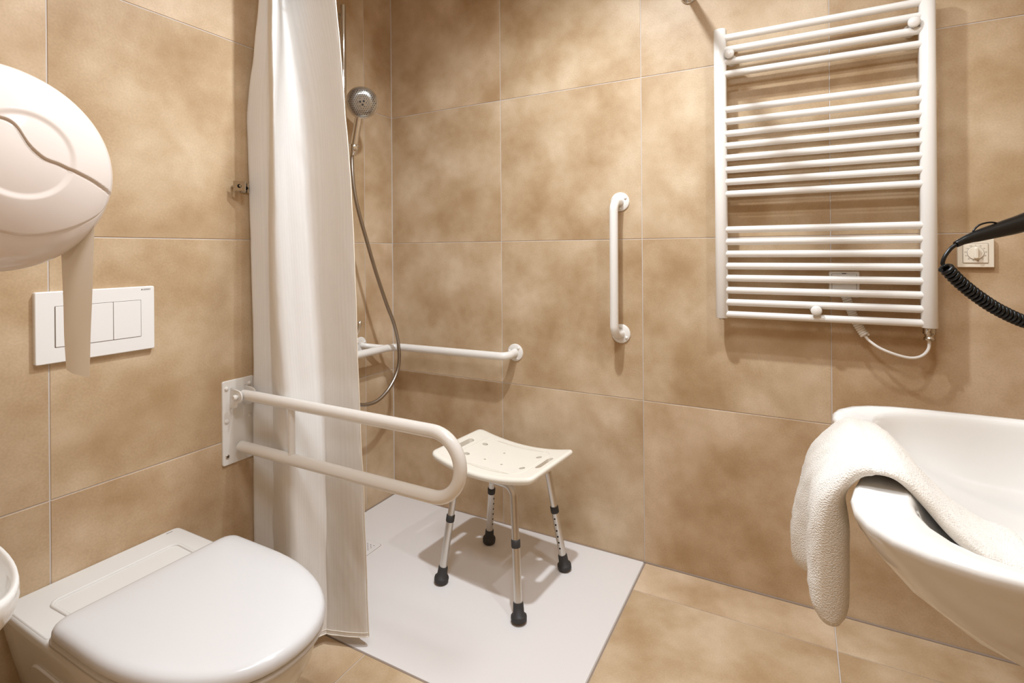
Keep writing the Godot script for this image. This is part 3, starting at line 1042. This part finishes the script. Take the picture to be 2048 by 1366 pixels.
func build_dispenser() -> void:
	# jumbo roll dispenser on the pier; only its right half is in the picture
	var R0 := 0.1555
	var xb := 0.585
	var c := Vector3(0.725, 1.289, 1.631)
	var t := thing("roll_dispenser", "large round glossy white toilet roll dispenser at the left picture edge", "dispenser", Vector3(xb, c.y, c.z))
	var b := B.new()
	b.lathe([Vector2(R0 - 0.022, 0), Vector2(R0 - 0.012, 0.02), Vector2(R0 - 0.004, 0.07), Vector2(R0 - 0.003, 0.075)], along(Vector3(xb, c.y, c.z), Vector3.RIGHT), 64)
	part(t, "body", b, M.dispenser_plastic)
	# grooves in face coordinates: a to the right in the picture (-z), b up, both over R0
	var seam_pts := [Vector2(-1.0, 0.62), Vector2(-0.45, 0.50), Vector2(-0.1, 0.42), Vector2(0.06, 0.34), Vector2(0.13, 0.20), Vector2(0.22, 0.10), Vector2(0.38, 0.04), Vector2(0.65, -0.06), Vector2(1.02, -0.20)]
	var low_pts := [Vector2(-1.0, -0.36), Vector2(-0.5, -0.52), Vector2(-0.05, -0.62), Vector2(0.12, -0.655), Vector2(0.30, -0.64), Vector2(0.55, -0.56), Vector2(0.78, -0.43), Vector2(1.0, -0.25)]
	var value := func(pts: Array, a: float) -> float:
		var n := pts.size()
		for i in n - 1:
			if a <= pts[i + 1].x:
				var p: Vector2 = pts[i]
				var q: Vector2 = pts[i + 1]
				return cubic_interpolate_in_time(p.y, q.y, pts[maxi(i - 1, 0)].y, pts[mini(i + 2, n - 1)].y, (a - p.x) / (q.x - p.x), q.x - p.x, pts[maxi(i - 1, 0)].x - p.x - (0.1 if i == 0 else 0.0), pts[mini(i + 2, n - 1)].x - p.x + (0.1 if i == n - 2 else 0.0))
		return pts[-1].y
	var NR := 150
	var NA := 360
	var grid := []
	for i in NR + 1:
		var ring := PackedVector3Array()
		var rr := float(i) / NR
		rr = 1.0 - pow(1.0 - rr, 1.3)
		for k in NA:
			var an := TAU * k / NA
			var a := cos(an) * rr
			var e := sin(an) * rr
			# dome with a rolled edge
			var h := 0.050 * (1.0 - rr * rr) - 0.02 * pow(rr, 16.0)
			# round boss in the middle
			var q := Vector2(a - 0.10, e - 0.10).length()
			h -= 0.0035 * (1.0 - smoothstep(0.36, 0.43, q))
			# cover seam: the upper shell stands a little prouder than the lower one
			var s: float = e - value.call(seam_pts, a)
			h += 0.0028 * smoothstep(-0.010, 0.010, s) - 0.0028 * exp(-pow(s / 0.009, 2.0))
			var l: float = e - value.call(low_pts, a)
			h += 0.0016 * smoothstep(-0.01, 0.01, l) - 0.0012 * exp(-pow(l / 0.009, 2.0))
			ring.append(Vector3(xb + 0.090 + h, c.y + e * R0, c.z - a * R0))
		grid.append(ring)
	var rim := PackedVector3Array()
	for k in NA:
		var an := TAU * k / NA
		rim.append(Vector3(xb + 0.062, c.y + sin(an) * (R0 - 0.002), c.z - cos(an) * (R0 - 0.002)))
	grid.append(rim)
	b = B.new()
	b.rings(grid.slice(1), true, false, false)
	b.fan(grid[1], 0, true)
	part(t, "cover", b, M.dispenser_plastic)
	# the paper: a strip hanging from the slot
	var p := thing("toilet_paper", "loose strip of white toilet paper hanging from the round dispenser", "toilet paper", Vector3(0.70, 0.98, 1.56))
	b = B.new()
	b.has_uv = true
	var left := [Vector3(0.613, 1.215, 1.531), Vector3(0.614, 1.19, 1.531), Vector3(0.615, 1.1496, 1.532), Vector3(0.615, 1.0653, 1.5291), Vector3(0.615, 1.01, 1.5277), Vector3(0.615, 0.9636, 1.5263)]
	var rgt := [Vector3(0.672, 1.225, 1.5075), Vector3(0.672, 1.195, 1.5085), Vector3(0.672, 1.1493, 1.5107), Vector3(0.672, 1.0662, 1.5126), Vector3(0.672, 1.01, 1.515), Vector3(0.672, 0.9551, 1.5176)]
	var ls := spline(left, 6)
	var rsn := spline(rgt, 6)
	var prev := PackedVector3Array()
	for i in ls.size():
		var row := PackedVector3Array()
		for k in 9:
			var u := k / 8.0
			var q := ls[i].lerp(rsn[i], u)
			q.z += 0.003 * sin(u * PI) + 0.0006 * sin(u * 7.0 + i * 0.35)
			row.append(q)
		if i:
			for k in 8:
				b.quad(prev[k], prev[k + 1], row[k + 1], row[k])
		prev = row
	part(p, "strip", b, M.paper, "", false)


func build_wall_bin() -> void:
	# small bowl-shaped bin under the dispenser; only its rounded front lip is in the picture
	var c := Vector3(0.585, 0.700, 1.684)
	var t := thing("wall_bin", "rounded lip of a small white bowl-shaped bin at the left picture edge", "bin", c)
	var b := B.new()
	var rs := []
	var prof := [[0.35, -0.085], [0.62, -0.072], [0.82, -0.048], [0.95, -0.018], [1.0, 0.005], [0.995, 0.018], [0.955, 0.027], [0.90, 0.024], [0.86, 0.010], [0.80, -0.02], [0.62, -0.045], [0.3, -0.055]]
	for i in prof.size():
		var p: Array = prof[i]
		var back := 0.0015 if i < 6 else 0.010
		var ring := PackedVector3Array()
		for k in 25:
			var a := -PI / 2 + PI * k / 24
			ring.append(c + Vector3(back + 0.240 * p[0] * pow(absf(cos(a)), 0.9), p[1] * 0.85, 0.066 * p[0] * sin(a)))
		rs.append(ring)
	b.rings(rs)
	part(t, "bowl", b, M.ceramic)


func build_hook() -> void:
	var y := 1.3595
	var t := thing("wall_clip", "small bent chrome wall clip with two black plugs beside the curtain", "wall clip", Vector3(TW, y, 0.93))
	var prof := [Vector2(0.966, 0.232), Vector2(0.941, 0.250), Vector2(0.937, 0.249), Vector2(0.933, 0.220), Vector2(0.929, 0.2135), Vector2(0.906, 0.2125), Vector2(0.9035, 0.214), Vector2(0.9005, 0.240)]
	var b := B.new()
	var rs := []
	for s in [-1, 1]:
		var ring := PackedVector3Array()
		for p in prof:
			ring.append(Vector3(p.y, y + s * 0.0145, p.x))
		for i in range(prof.size() - 1, -1, -1):
			var d0: Vector2 = (prof[mini(i + 1, prof.size() - 1)] - prof[maxi(i - 1, 0)]).normalized()
			var q: Vector2 = prof[i] + Vector2(-d0.y, d0.x) * 0.0022
			ring.append(Vector3(q.y, y + s * 0.0145, q.x))
		rs.append(ring)
	var n: int = rs[0].size()
	b.rings(rs, true, false, false, -1)
	for k in 2:
		for i in n / 2 - 1:
			var r: PackedVector3Array = rs[k]
			if k == 0:
				b.quad(r[i], r[i + 1], r[n - 2 - i], r[n - 1 - i], -1)
			else:
				b.quad(r[i], r[n - 1 - i], r[n - 2 - i], r[i + 1], -1)
	part(t, "strip", b, M.brass)
	b = B.new()
	b.lathe([Vector2(0.004, 0), Vector2(0.004, 0.04)], along(Vector3(TW, y, 0.953), Vector3.RIGHT), 12)
	part(t, "stud", b, M.brass)
	for q in [[Vector3(0.2425, y, 0.9535), Vector3(0.8, 0, 0.58)], [Vector3(0.2155, y - 0.001, 0.913), Vector3.RIGHT]]:
		b = B.new()
		b.lathe([Vector2(0.0055, -0.002), Vector2(0.0055, 0.0022), Vector2(0.003, 0.003)], along(q[0], q[1]), 16)
		part(t, "plug", b, M.black_hole)


# ---------------------------------------------------------------- radiator wall
func build_radiator() -> void:
	var z := 0.062
	var t := thing("towel_radiator", "white ladder towel radiator hanging on the tiled wall", "radiator", Vector3(1.76, 0.93, 0.06))
	for s in [[1.4835, -1], [2.037, 1]]:
		var rs := []
		for y in [0.930, 0.9315, 1.8925, 1.894]:
			var ring := PackedVector3Array()
			var k := 0.93 if y < 0.931 or y > 1.893 else 1.0
			# flat back and inner side, bowed front
			for q in 17:
				var a := PI * q / 16
				ring.append(Vector3(s[0] + cos(a) * 0.0195 * k, y, z + 0.004 + sin(a) * 0.015 * k))
			ring.append(Vector3(s[0] - 0.0195 * k, y, z - 0.014 * k))
			ring.append(Vector3(s[0] + 0.0195 * k, y, z - 0.014 * k))
			rs.append(ring)
		var b := B.new()
		b.rings(rs)
		part(t, "post", b, M.white_paint)
	var ys := []
	for k in 20:
		ys.append(1.8635 - 0.0402 * k - (0.0785 if k > 3 else 0.0) - (0.0785 if k > 11 else 0.0))
	for y in ys:
		var b := B.new()
		b.tube(PackedVector3Array([Vector3(1.495, y, z + 0.003), Vector3(2.025, y, z + 0.003)]), 0.0112, 16)
		part(t, "rung", b, M.white_paint)
	for p in [Vector2(1.514, 1.803), Vector2(2.004, 1.803), Vector2(1.757, 0.968)]:
		var b := B.new()
		b.lathe([Vector2(0.017, 0), Vector2(0.017, 0.016), Vector2(0.011, 0.018), Vector2(0.011, z + 0.016), Vector2(0.0145, z + 0.017), Vector2(0.0155, z + 0.024), Vector2(0.012, z + 0.0275), Vector2(0.002, z + 0.0285)], along(Vector3(p.x, p.y, 0), Vector3.BACK), 24)
		part(t, "wall_mount", b, M.white_paint)
	var b := B.new()
	b.lathe([Vector2(0.009, 0), Vector2(0.009, -0.006), Vector2(0.006, -0.007)], Transform3D(Basis(), Vector3(1.4835, 0.931, z)), 8)
	part(t, "plug", b, M.brass)
	b = B.new()
	b.lathe([Vector2(0.0155, 0), Vector2(0.0155, -0.018), Vector2(0.012, -0.020), Vector2(0.0105, -0.027), Vector2(0.0135, -0.029), Vector2(0.0135, -0.036), Vector2(0.008, -0.038)], Transform3D(Basis(), Vector3(2.037, 0.931, z)), 6)
	part(t, "heating_fitting", b, M.brass)
	# its white cable, plain from the fitting, then coiled up to the outlet
	var path := spline([Vector3(2.037, 0.894, z), Vector3(2.034, 0.868, z), Vector3(2.018, 0.848, z + 0.002), Vector3(1.992, 0.8405, z + 0.002), Vector3(1.955, 0.848, z), Vector3(1.92, 0.862, z - 0.008), Vector3(1.897, 0.879, z - 0.018), Vector3(1.886, 0.893, z - 0.026)], 8)
	b = B.new()
	b.tube(path, 0.0042, 10)
	part(t, "cable", b, M.white_plastic)
	b = B.new()
	var axis := spline([Vector3(1.886, 0.893, 0.036), Vector3(1.868, 0.925, 0.032), Vector3(1.853, 0.962, 0.030), Vector3(1.843, 0.993, 0.028), Vector3(1.838, 1.012, 0.024)], 40)
	b.tube(coil(axis, 0.0095, 19, 14), 0.0037, 8)
	part(t, "coiled_cable", b, M.white_plastic)
	b = B.new()
	b.tube(spline([Vector3(1.838, 1.012, 0.0335), Vector3(1.829, 1.008, 0.03), Vector3(1.825, 1.018, 0.022), Vector3(1.8285, 1.026, 0.014), Vector3(1.831, 1.028, 0.006)], 6), 0.0037, 8)
	part(t, "cable_end", b, M.white_plastic)
	# outlet plate behind the rungs
	var c := Vector3(1.835, 1.0465, 0)
	t = thing("cable_outlet", "square white cable outlet plate on the wall behind the radiator rungs", "wall outlet", c)
	b = B.new()
	b.slab(rrect(0.081, 0.081, 0.004), frame(c, Vector3.BACK), 0.009, 0.002)
	part(t, "frame", b, M.white_plastic)
	b = B.new()
	b.slab(rrect(0.0665, 0.0665, 0.001, 2), frame(c + Vector3(0, 0, 0.0088), Vector3.BACK), 0.0005)
	part(t, "gap", b, M.groove)
	b = B.new()
	b.slab(rrect(0.0645, 0.0645, 0.001, 2), frame(c + Vector3(0, 0, 0.0085), Vector3.BACK), 0.0022, 0.0006)
	part(t, "cover", b, M.white_plastic)
	b = B.new()
	b.slab(rrect(0.012, 0.003, 0.001, 2), frame(c + Vector3(0, 0.0335, 0.0088), Vector3.BACK), 0.0016)
	part(t, "latch", b, M.print)
	# timer
	c = Vector3(2.1525, 1.1425, 0)
	t = thing("timer_switch", "square cream timer switch with a numbered dial right of the radiator", "timer switch", c)
	b = B.new()
	b.slab(rrect(0.081, 0.081, 0.002, 3), frame(c, Vector3.BACK), 0.0105, 0.0018)
	part(t, "frame", b, M.cream_plastic)
	b = B.new()
	b.slab(rrect(0.0565, 0.0565, 0.0008, 2), frame(c + Vector3(-0.001, 0, 0.0102), Vector3.BACK), 0.0006)
	part(t, "gap", b, M.groove)
	b = B.new()
	b.slab(rrect(0.0548, 0.0548, 0.0008, 2), frame(c + Vector3(-0.001, 0, 0.010), Vector3.BACK), 0.0030, 0.0007)
	var dial := part(t, "dial_plate", b, M.cream_plastic)
	var dc := c + Vector3(-0.001, 0.0005, 0.0131)
	b = B.new()
	b.slab(disc(0.0190, 40), frame(dc - Vector3(0, 0, 0.0004), Vector3.BACK), 0.0006)
	part(dial, "dial_gap", b, M.groove)
	b = B.new()
	b.slab(disc(0.0182, 40), frame(dc - Vector3(0, 0, 0.0006), Vector3.BACK), 0.0030, 0.0008)
	var knob := part(t, "knob", b, M.cream_plastic)
	b = B.new()
	b.slab(rrect(0.0105, 0.033, 0.005, 5), frame(dc + Vector3(0, 0, 0.002), Vector3(0.0, 0.0, 1)), 0.0095, 0.003, 3)
	part(knob, "grip", b, M.cream_plastic)
	for k in 13:
		var a := PI / 2 - TAU * k / 13.0
		part(dial, "number", words(str(k * 10), 0.0026, frame(dc + Vector3(cos(a) * 0.0228, sin(a) * 0.0222, 0.0), Vector3.BACK), 0.0003), M.print)


func coil(axis: PackedVector3Array, r: float, turns: float, per: int) -> PackedVector3Array:
	var len_ := PackedFloat32Array([0.0])
	for i in axis.size() - 1:
		len_.append(len_[i] + axis[i].distance_to(axis[i + 1]))
	var total := len_[-1]
	var out := PackedVector3Array()
	var d0 := (axis[1] - axis[0]).normalized()
	var side := d0.cross(Vector3.BACK).normalized()
	var n := int(turns * per)
	var at := 0
	for i in n + 1:
		var s := total * i / n
		while at < axis.size() - 2 and len_[at + 1] < s:
			at += 1
		var u := (s - len_[at]) / maxf(1e-6, len_[at + 1] - len_[at])
		var p := axis[at].lerp(axis[at + 1], u)
		var d := (axis[at + 1] - axis[at]).normalized()
		side = (side - d * side.dot(d)).normalized()
		var a := TAU * i / per
		out.append(p + (side * cos(a) + d.cross(side) * sin(a)) * r)
	return out


func build_hair_dryer() -> void:
	# wall dryer: the holder hangs on the right wall outside the frame
	var t := thing("hair_dryer", "black hair dryer with a coiled cord reaching in from the right edge", "hair dryer", Vector3(2.2, 1.2, 0.57))
	var tip := Vector3(1.970, 1.1645, 0.6712)
	var mid := Vector3(2.0, 1.1785, 0.655)
	var b := B.new()
	b.tube(spline([tip, Vector3(1.985, 1.1725, 0.663), Vector3(2.005, 1.180, 0.652), Vector3(2.045, 1.1925, 0.631), Vector3(2.085, 1.2055, 0.610), Vector3(2.13, 1.225, 0.587), Vector3(2.17, 1.247, 0.565)], 6), [0.0058, 0.0062, 0.0064, 0.0066, 0.0068, 0.0072, 0.0078, 0.0082, 0.0086, 0.0090, 0.0095, 0.0102, 0.0110, 0.0116, 0.0122, 0.0128, 0.0134, 0.0140, 0.0146, 0.0152, 0.0158, 0.0162, 0.0166, 0.017, 0.0174, 0.0178, 0.0182, 0.0186, 0.019, 0.0194, 0.0198, 0.0202, 0.0206, 0.021, 0.021, 0.021, 0.021], 20)
	part(t, "handle", b, M.black_plastic)
	b = B.new()
	b.lathe([Vector2(0.022, -0.075), Vector2(0.03, -0.072), Vector2(0.033, -0.03), Vector2(0.036, 0.03), Vector2(0.034, 0.07), Vector2(0.022, 0.078)], along(Vector3(2.185, 1.26, 0.557), Vector3(0.35, 0.1, -1.0)), 28)
	part(t, "barrel", b, M.black_plastic)
	b = B.new()
	b.slab(rrect(0.10, 0.16, 0.02), Transform3D(Vector3.BACK, Vector3.UP, Vector3.LEFT, Vector3(RX, 1.25, 0.55)), 0.10, 0.015)
	part(t, "wall_holder", b, M.black_plastic)
	# ribs of the kink guard and the hanging loop
	for k in 5:
		b = B.new()
		var p := Vector3(2.006, 1.1855, 0.6515).lerp(Vector3(2.03, 1.1945, 0.639), k / 4.0)
		b.tube(PackedVector3Array([p + Vector3(-0.001, -0.003, 0.004), p + Vector3(0.001, 0.0028, 0.003), p + Vector3(0.002, 0.003, -0.003)]), 0.0017, 8)
		part(t, "rib", b, M.black_plastic)
	b = B.new()
	b.tube(spline([Vector3(1.998, 1.181, 0.656), Vector3(2.000, 1.191, 0.655), Vector3(2.010, 1.2015, 0.650), Vector3(2.026, 1.206, 0.642), Vector3(2.039, 1.204, 0.635), Vector3(2.043, 1.196, 0.633)], 6), 0.0017, 8)
	part(t, "hanging_loop", b, M.black_plastic)
	b = B.new()
	b.tube(spline([tip + Vector3(0.004, 0.002, -0.002), Vector3(1.9625, 1.158, 0.6755), Vector3(1.952, 1.143, 0.681), Vector3(1.9475, 1.130, 0.6835), Vector3(1.949, 1.126, 0.683)], 6), 0.0036, 10)
	part(t, "cord", b, M.black_plastic)
	b = B.new()
	var axis := spline([Vector3(1.952, 1.1215, 0.681), Vector3(1.975, 1.094, 0.669), Vector3(2.005, 1.066, 0.653), Vector3(2.04, 1.040, 0.634), Vector3(2.085, 1.0165, 0.610), Vector3(2.13, 1.005, 0.587), Vector3(2.18, 1.02, 0.565), Vector3(2.22, 1.08, 0.55), Vector3(2.25, 1.17, 0.55)], 24)
	b.tube(coil(axis, 0.0088, 56, 14), 0.0040, 8)
	part(t, "coiled_cord", b, M.black_plastic)


# ---------------------------------------------------------------- basin
func basin_outline(s: float, dent: float) -> PackedVector2Array:
	# half of the plan from the wall along the far side to the middle of the front, then mirrored about z = 1.0
	var half := [Vector2(2.308, 0.305), Vector2(2.20, 0.310), Vector2(2.08, 0.311), Vector2(1.98, 0.310), Vector2(1.905, 0.307), Vector2(1.855, 0.301), Vector2(1.818, 0.288), Vector2(1.790, 0.268), Vector2(1.770, 0.240), Vector2(1.7605, 0.208), Vector2(1.7595, 0.178), Vector2(1.766, 0.140), Vector2(1.776, 0.100), Vector2(1.784, 0.05), Vector2(1.787, 0.0)]
	var o := PackedVector2Array()
	for p in half:
		o.append(_basin_point(p, s, dent, -1))
	for i in range(half.size() - 2, -1, -1):
		o.append(_basin_point(half[i], s, dent, 1))
	return o


func _basin_point(p: Vector2, s: float, dent: float, side: int) -> Vector2:
	var x := p.x
	var d := 1.0 - absf(p.y) / 0.2
	if d > 0.0 and p.x < 1.9:
		x = lerpf(p.x, 1.757 - 0.012 * d, dent)     # fill the hollow front lower down
	return Vector2(RX - 0.002 - (RX - 0.002 - x) * s, 1.0 + side * p.y * s)


func build_basin() -> void:
	var y := 0.85
	var t := thing("washbasin", "white ceramic washbasin with a hollowed front edge at the right", "washbasin", Vector3(RX, 0.68, 1.0))
	var b := B.new()
	var rs := []
	# outside, from below up to the rim
	for l in [[0.34, 0.664, 1.0], [0.46, 0.668, 1.0], [0.60, 0.680, 1.0], [0.74, 0.705, 0.9], [0.84, 0.737, 0.7], [0.915, 0.772, 0.45], [0.966, 0.806, 0.2], [0.988, 0.826, 0.08], [0.998, 0.838, 0.0], [1.0, 0.844, 0.0], [0.996, 0.8485, 0.0], [0.987, 0.851, 0.0], [0.968, 0.8515, 0.0]]:
		rs.append(lift(basin_outline(l[0], l[2]), l[1]))
	# over the rim and down inside
	var inner := [[0.93, 0.850], [0.922, 0.848], [0.914, 0.842], [0.906, 0.832], [0.892, 0.812], [0.86, 0.785], [0.80, 0.756], [0.70, 0.733], [0.56, 0.719], [0.40, 0.712], [0.25, 0.709]]
	for l in inner:
		var ring := PackedVector3Array()
		for p in basin_outline(1.0, 0.0):
			# the inside keeps a shelf along the wall
			var q := Vector2(2.30 - 0.105, 1.0)
			var k: float = l[0]
			var x := minf(p.x, 2.30)
			ring.append(Vector3(1.775 + (x - 1.775) * 0.80 + (0.50 * (1 - k)) * (1.0 - 1.6 * (x - 1.757) / 0.55) + 0.022, l[1], 1.0 + (p.y - 1.0) * (k - 0.01)))
		rs.append(ring)
	b.rings(rs)
	part(t, "bowl", b, M.ceramic)
	b = B.new()
	b.lathe([Vector2(0.022, 0), Vector2(0.022, 0.003), Vector2(0.016, 0.005)], Transform3D(Basis(), Vector3(2.03, 0.7085, 1.0)), 24)
	part(t, "drain", b, M.chrome)
	# mixer tap, outside the frame
	t = thing("basin_tap", "chrome single-lever tap at the back of the washbasin", "tap", Vector3(2.24, 0.85, 1.0))
	b = B.new()
	b.lathe([Vector2(0.026, 0), Vector2(0.024, 0.01), Vector2(0.022, 0.09), Vector2(0.024, 0.11), Vector2(0.018, 0.125)], Transform3D(Basis(), Vector3(2.25, 0.849, 1.0)), 24)
	part(t, "body", b, M.chrome)
	b = B.new()
	b.tube(bent([Vector3(2.25, 0.91, 1.0), Vector3(2.16, 0.945, 1.0), Vector3(2.13, 0.925, 1.0)], 0.02), 0.0115, 14)
	part(t, "spout", b, M.chrome)


func build_towel() -> void:
	# folded terry towel laid over the front edge: one end hangs outside, the other lies in the bowl
	var t := thing("hand_towel", "white terry towel draped over the front edge of the washbasin", "towel", Vector3(1.78, 0.66, 1.03))
	var NZ := 40
	var rs := []
	var nz := FastNoiseLite.new()
	nz.seed = 9
	nz.frequency = 14.0
	for j in NZ + 1:
		var u := 0.5 - 0.5 * cos(PI * j / NZ)
		var z := lerpf(0.915, 1.142, u)
		# centre line from the hanging end over the edge into the bowl
		var roll := smoothstep(0.40, 0.58, u)          # the near half is a thick roll, the far half a thinner layer
		var hang := lerpf(0.660, 0.664, roll) + 0.004 * sin(u * 5.0)
		var xo := lerpf(1.710, 1.7405, roll)
		var line := [
			Vector3(xo - 0.001, hang, z), Vector3(xo, hang + 0.05, z), Vector3(lerpf(xo, 1.742, 0.35), 0.77, z), Vector3(lerpf(xo, 1.748, 0.7), 0.825, z),
			Vector3(1.768, 0.862, z), Vector3(1.790, 0.8715, z), Vector3(1.815, 0.866, z - 0.003 * u), Vector3(1.842, 0.838, z - 0.01 * u),
			Vector3(1.872, 0.800, z - 0.02 * u), Vector3(1.905, 0.768, z - 0.045 * u), Vector3(1.940, 0.746, z - 0.075 * u), Vector3(1.985, 0.735, z - 0.11 * u),
		]
		var c := spline(line, 5)
		var n := c.size()
		var ring := PackedVector3Array()
		var top := PackedVector3Array()
		var bot := PackedVector3Array()
		var edge := sqrt(maxf(0.0, 1.0 - pow(absf(u - 0.5) * 2.0, 7.0)))
		for i in n:
			var d := (c[mini(i + 1, n - 1)] - c[maxi(i - 1, 0)]).normalized()
			var nor := Vector3(-d.y, d.x, 0).normalized()
			var w := float(i) / (n - 1)
			var out := 0.016 * (0.04 + 0.96 * edge)
			var ins := 0.010 * (0.04 + 0.96 * edge)
			if w < 0.33:
				# the hanging end is a soft roll of several layers
				var k := 1.0 - smoothstep(0.18, 0.33, w)
				out += (0.001 + 0.009 * roll) * k * edge
				ins += (0.006 + 0.008 * roll) * k * edge
			elif w > 0.45:
				out = 0.010 * (0.06 + 0.94 * edge)
				ins = 0.006 * (0.06 + 0.94 * edge)
			var tip := minf(1.0, minf(w / 0.06 + 0.22, (1.0 - w) / 0.03))
			tip = 0.12 + 0.88 * sqrt(1.0 - (1.0 - tip) * (1.0 - tip))
			var f := nz.get_noise_2d(w * 1.6, z * 2.0) * 0.003 * edge
			top.append(c[i] + nor * (out * tip + f))
			bot.append(c[i] - nor * (ins * tip))
		ring.append_array(top)
		bot.reverse()
		ring.append_array(bot)
		rs.append(ring)
	var b := B.new()
	var m: int = rs[0].size()
	b.rings(rs, true, false, false)
	for e in [0, NZ]:
		var r: PackedVector3Array = rs[e]
		for i in m / 2 - 1:
			if e == 0:
				b.quad(r[i], r[m - 1 - i], r[m - 2 - i], r[i + 1], 1)
			else:
				b.quad(r[i], r[i + 1], r[m - 2 - i], r[m - 1 - i], 1)
	part(t, "cloth", b, M.terry)


# ---------------------------------------------------------------- light settings
const LAMP_A := Vector2(1.17, 0.83)
const LAMP_B := Vector2(1.45, 1.60)
const LAMP_C := Vector2(1.95, 0.95)
const LAMP_B_SHARE := 0.42
const LAMP_C_SHARE := 0.28
const LAMP_ENERGY := 3.25
const LAMP_COLOR := Color(0.93, 0.968, 1.0)
const EXPOSURE := 1.07


func _ready() -> void:
	rng.seed = 20
	var cam := Camera3D.new()
	cam.name = "camera"
	add_child(cam)
	cam.projection = Camera3D.PROJECTION_FRUSTUM
	cam.near = 0.05
	cam.far = 30.0
	var f := 1053.19
	cam.size = 0.05 * 1366.0 / f
	cam.frustum_offset = Vector2(0, -0.05 * (683.0 - 502.45) / f)
	cam.position = Vector3(1.7018, 1.1584, 1.9518)
	cam.basis = Basis(Vector3.UP, 0.4939) * Basis(Vector3.BACK, -0.00784)
	cam.current = true
	var we := WorldEnvironment.new()
	we.name = "environment"
	var env := Environment.new()
	env.background_mode = Environment.BG_COLOR
	env.background_color = Color.BLACK
	env.tonemap_mode = Environment.TONE_MAPPER_LINEAR
	env.tonemap_exposure = EXPOSURE
	env.sdfgi_enabled = true
	env.ssao_enabled = true
	env.ssil_enabled = true
	we.environment = env
	add_child(we)
	make_materials()
	build_lamps()
	build_room()
	build_tray()
	build_curtain()
	build_toilet()
	build_basin()
	build_radiator()
	build_support_rail()
	await build_stool()
	build_dispenser()
	build_grab_bars()
	build_shower_set()
	build_towel()
	build_flush_plate()
	build_hair_dryer()
	build_wall_bin()
	build_hook()
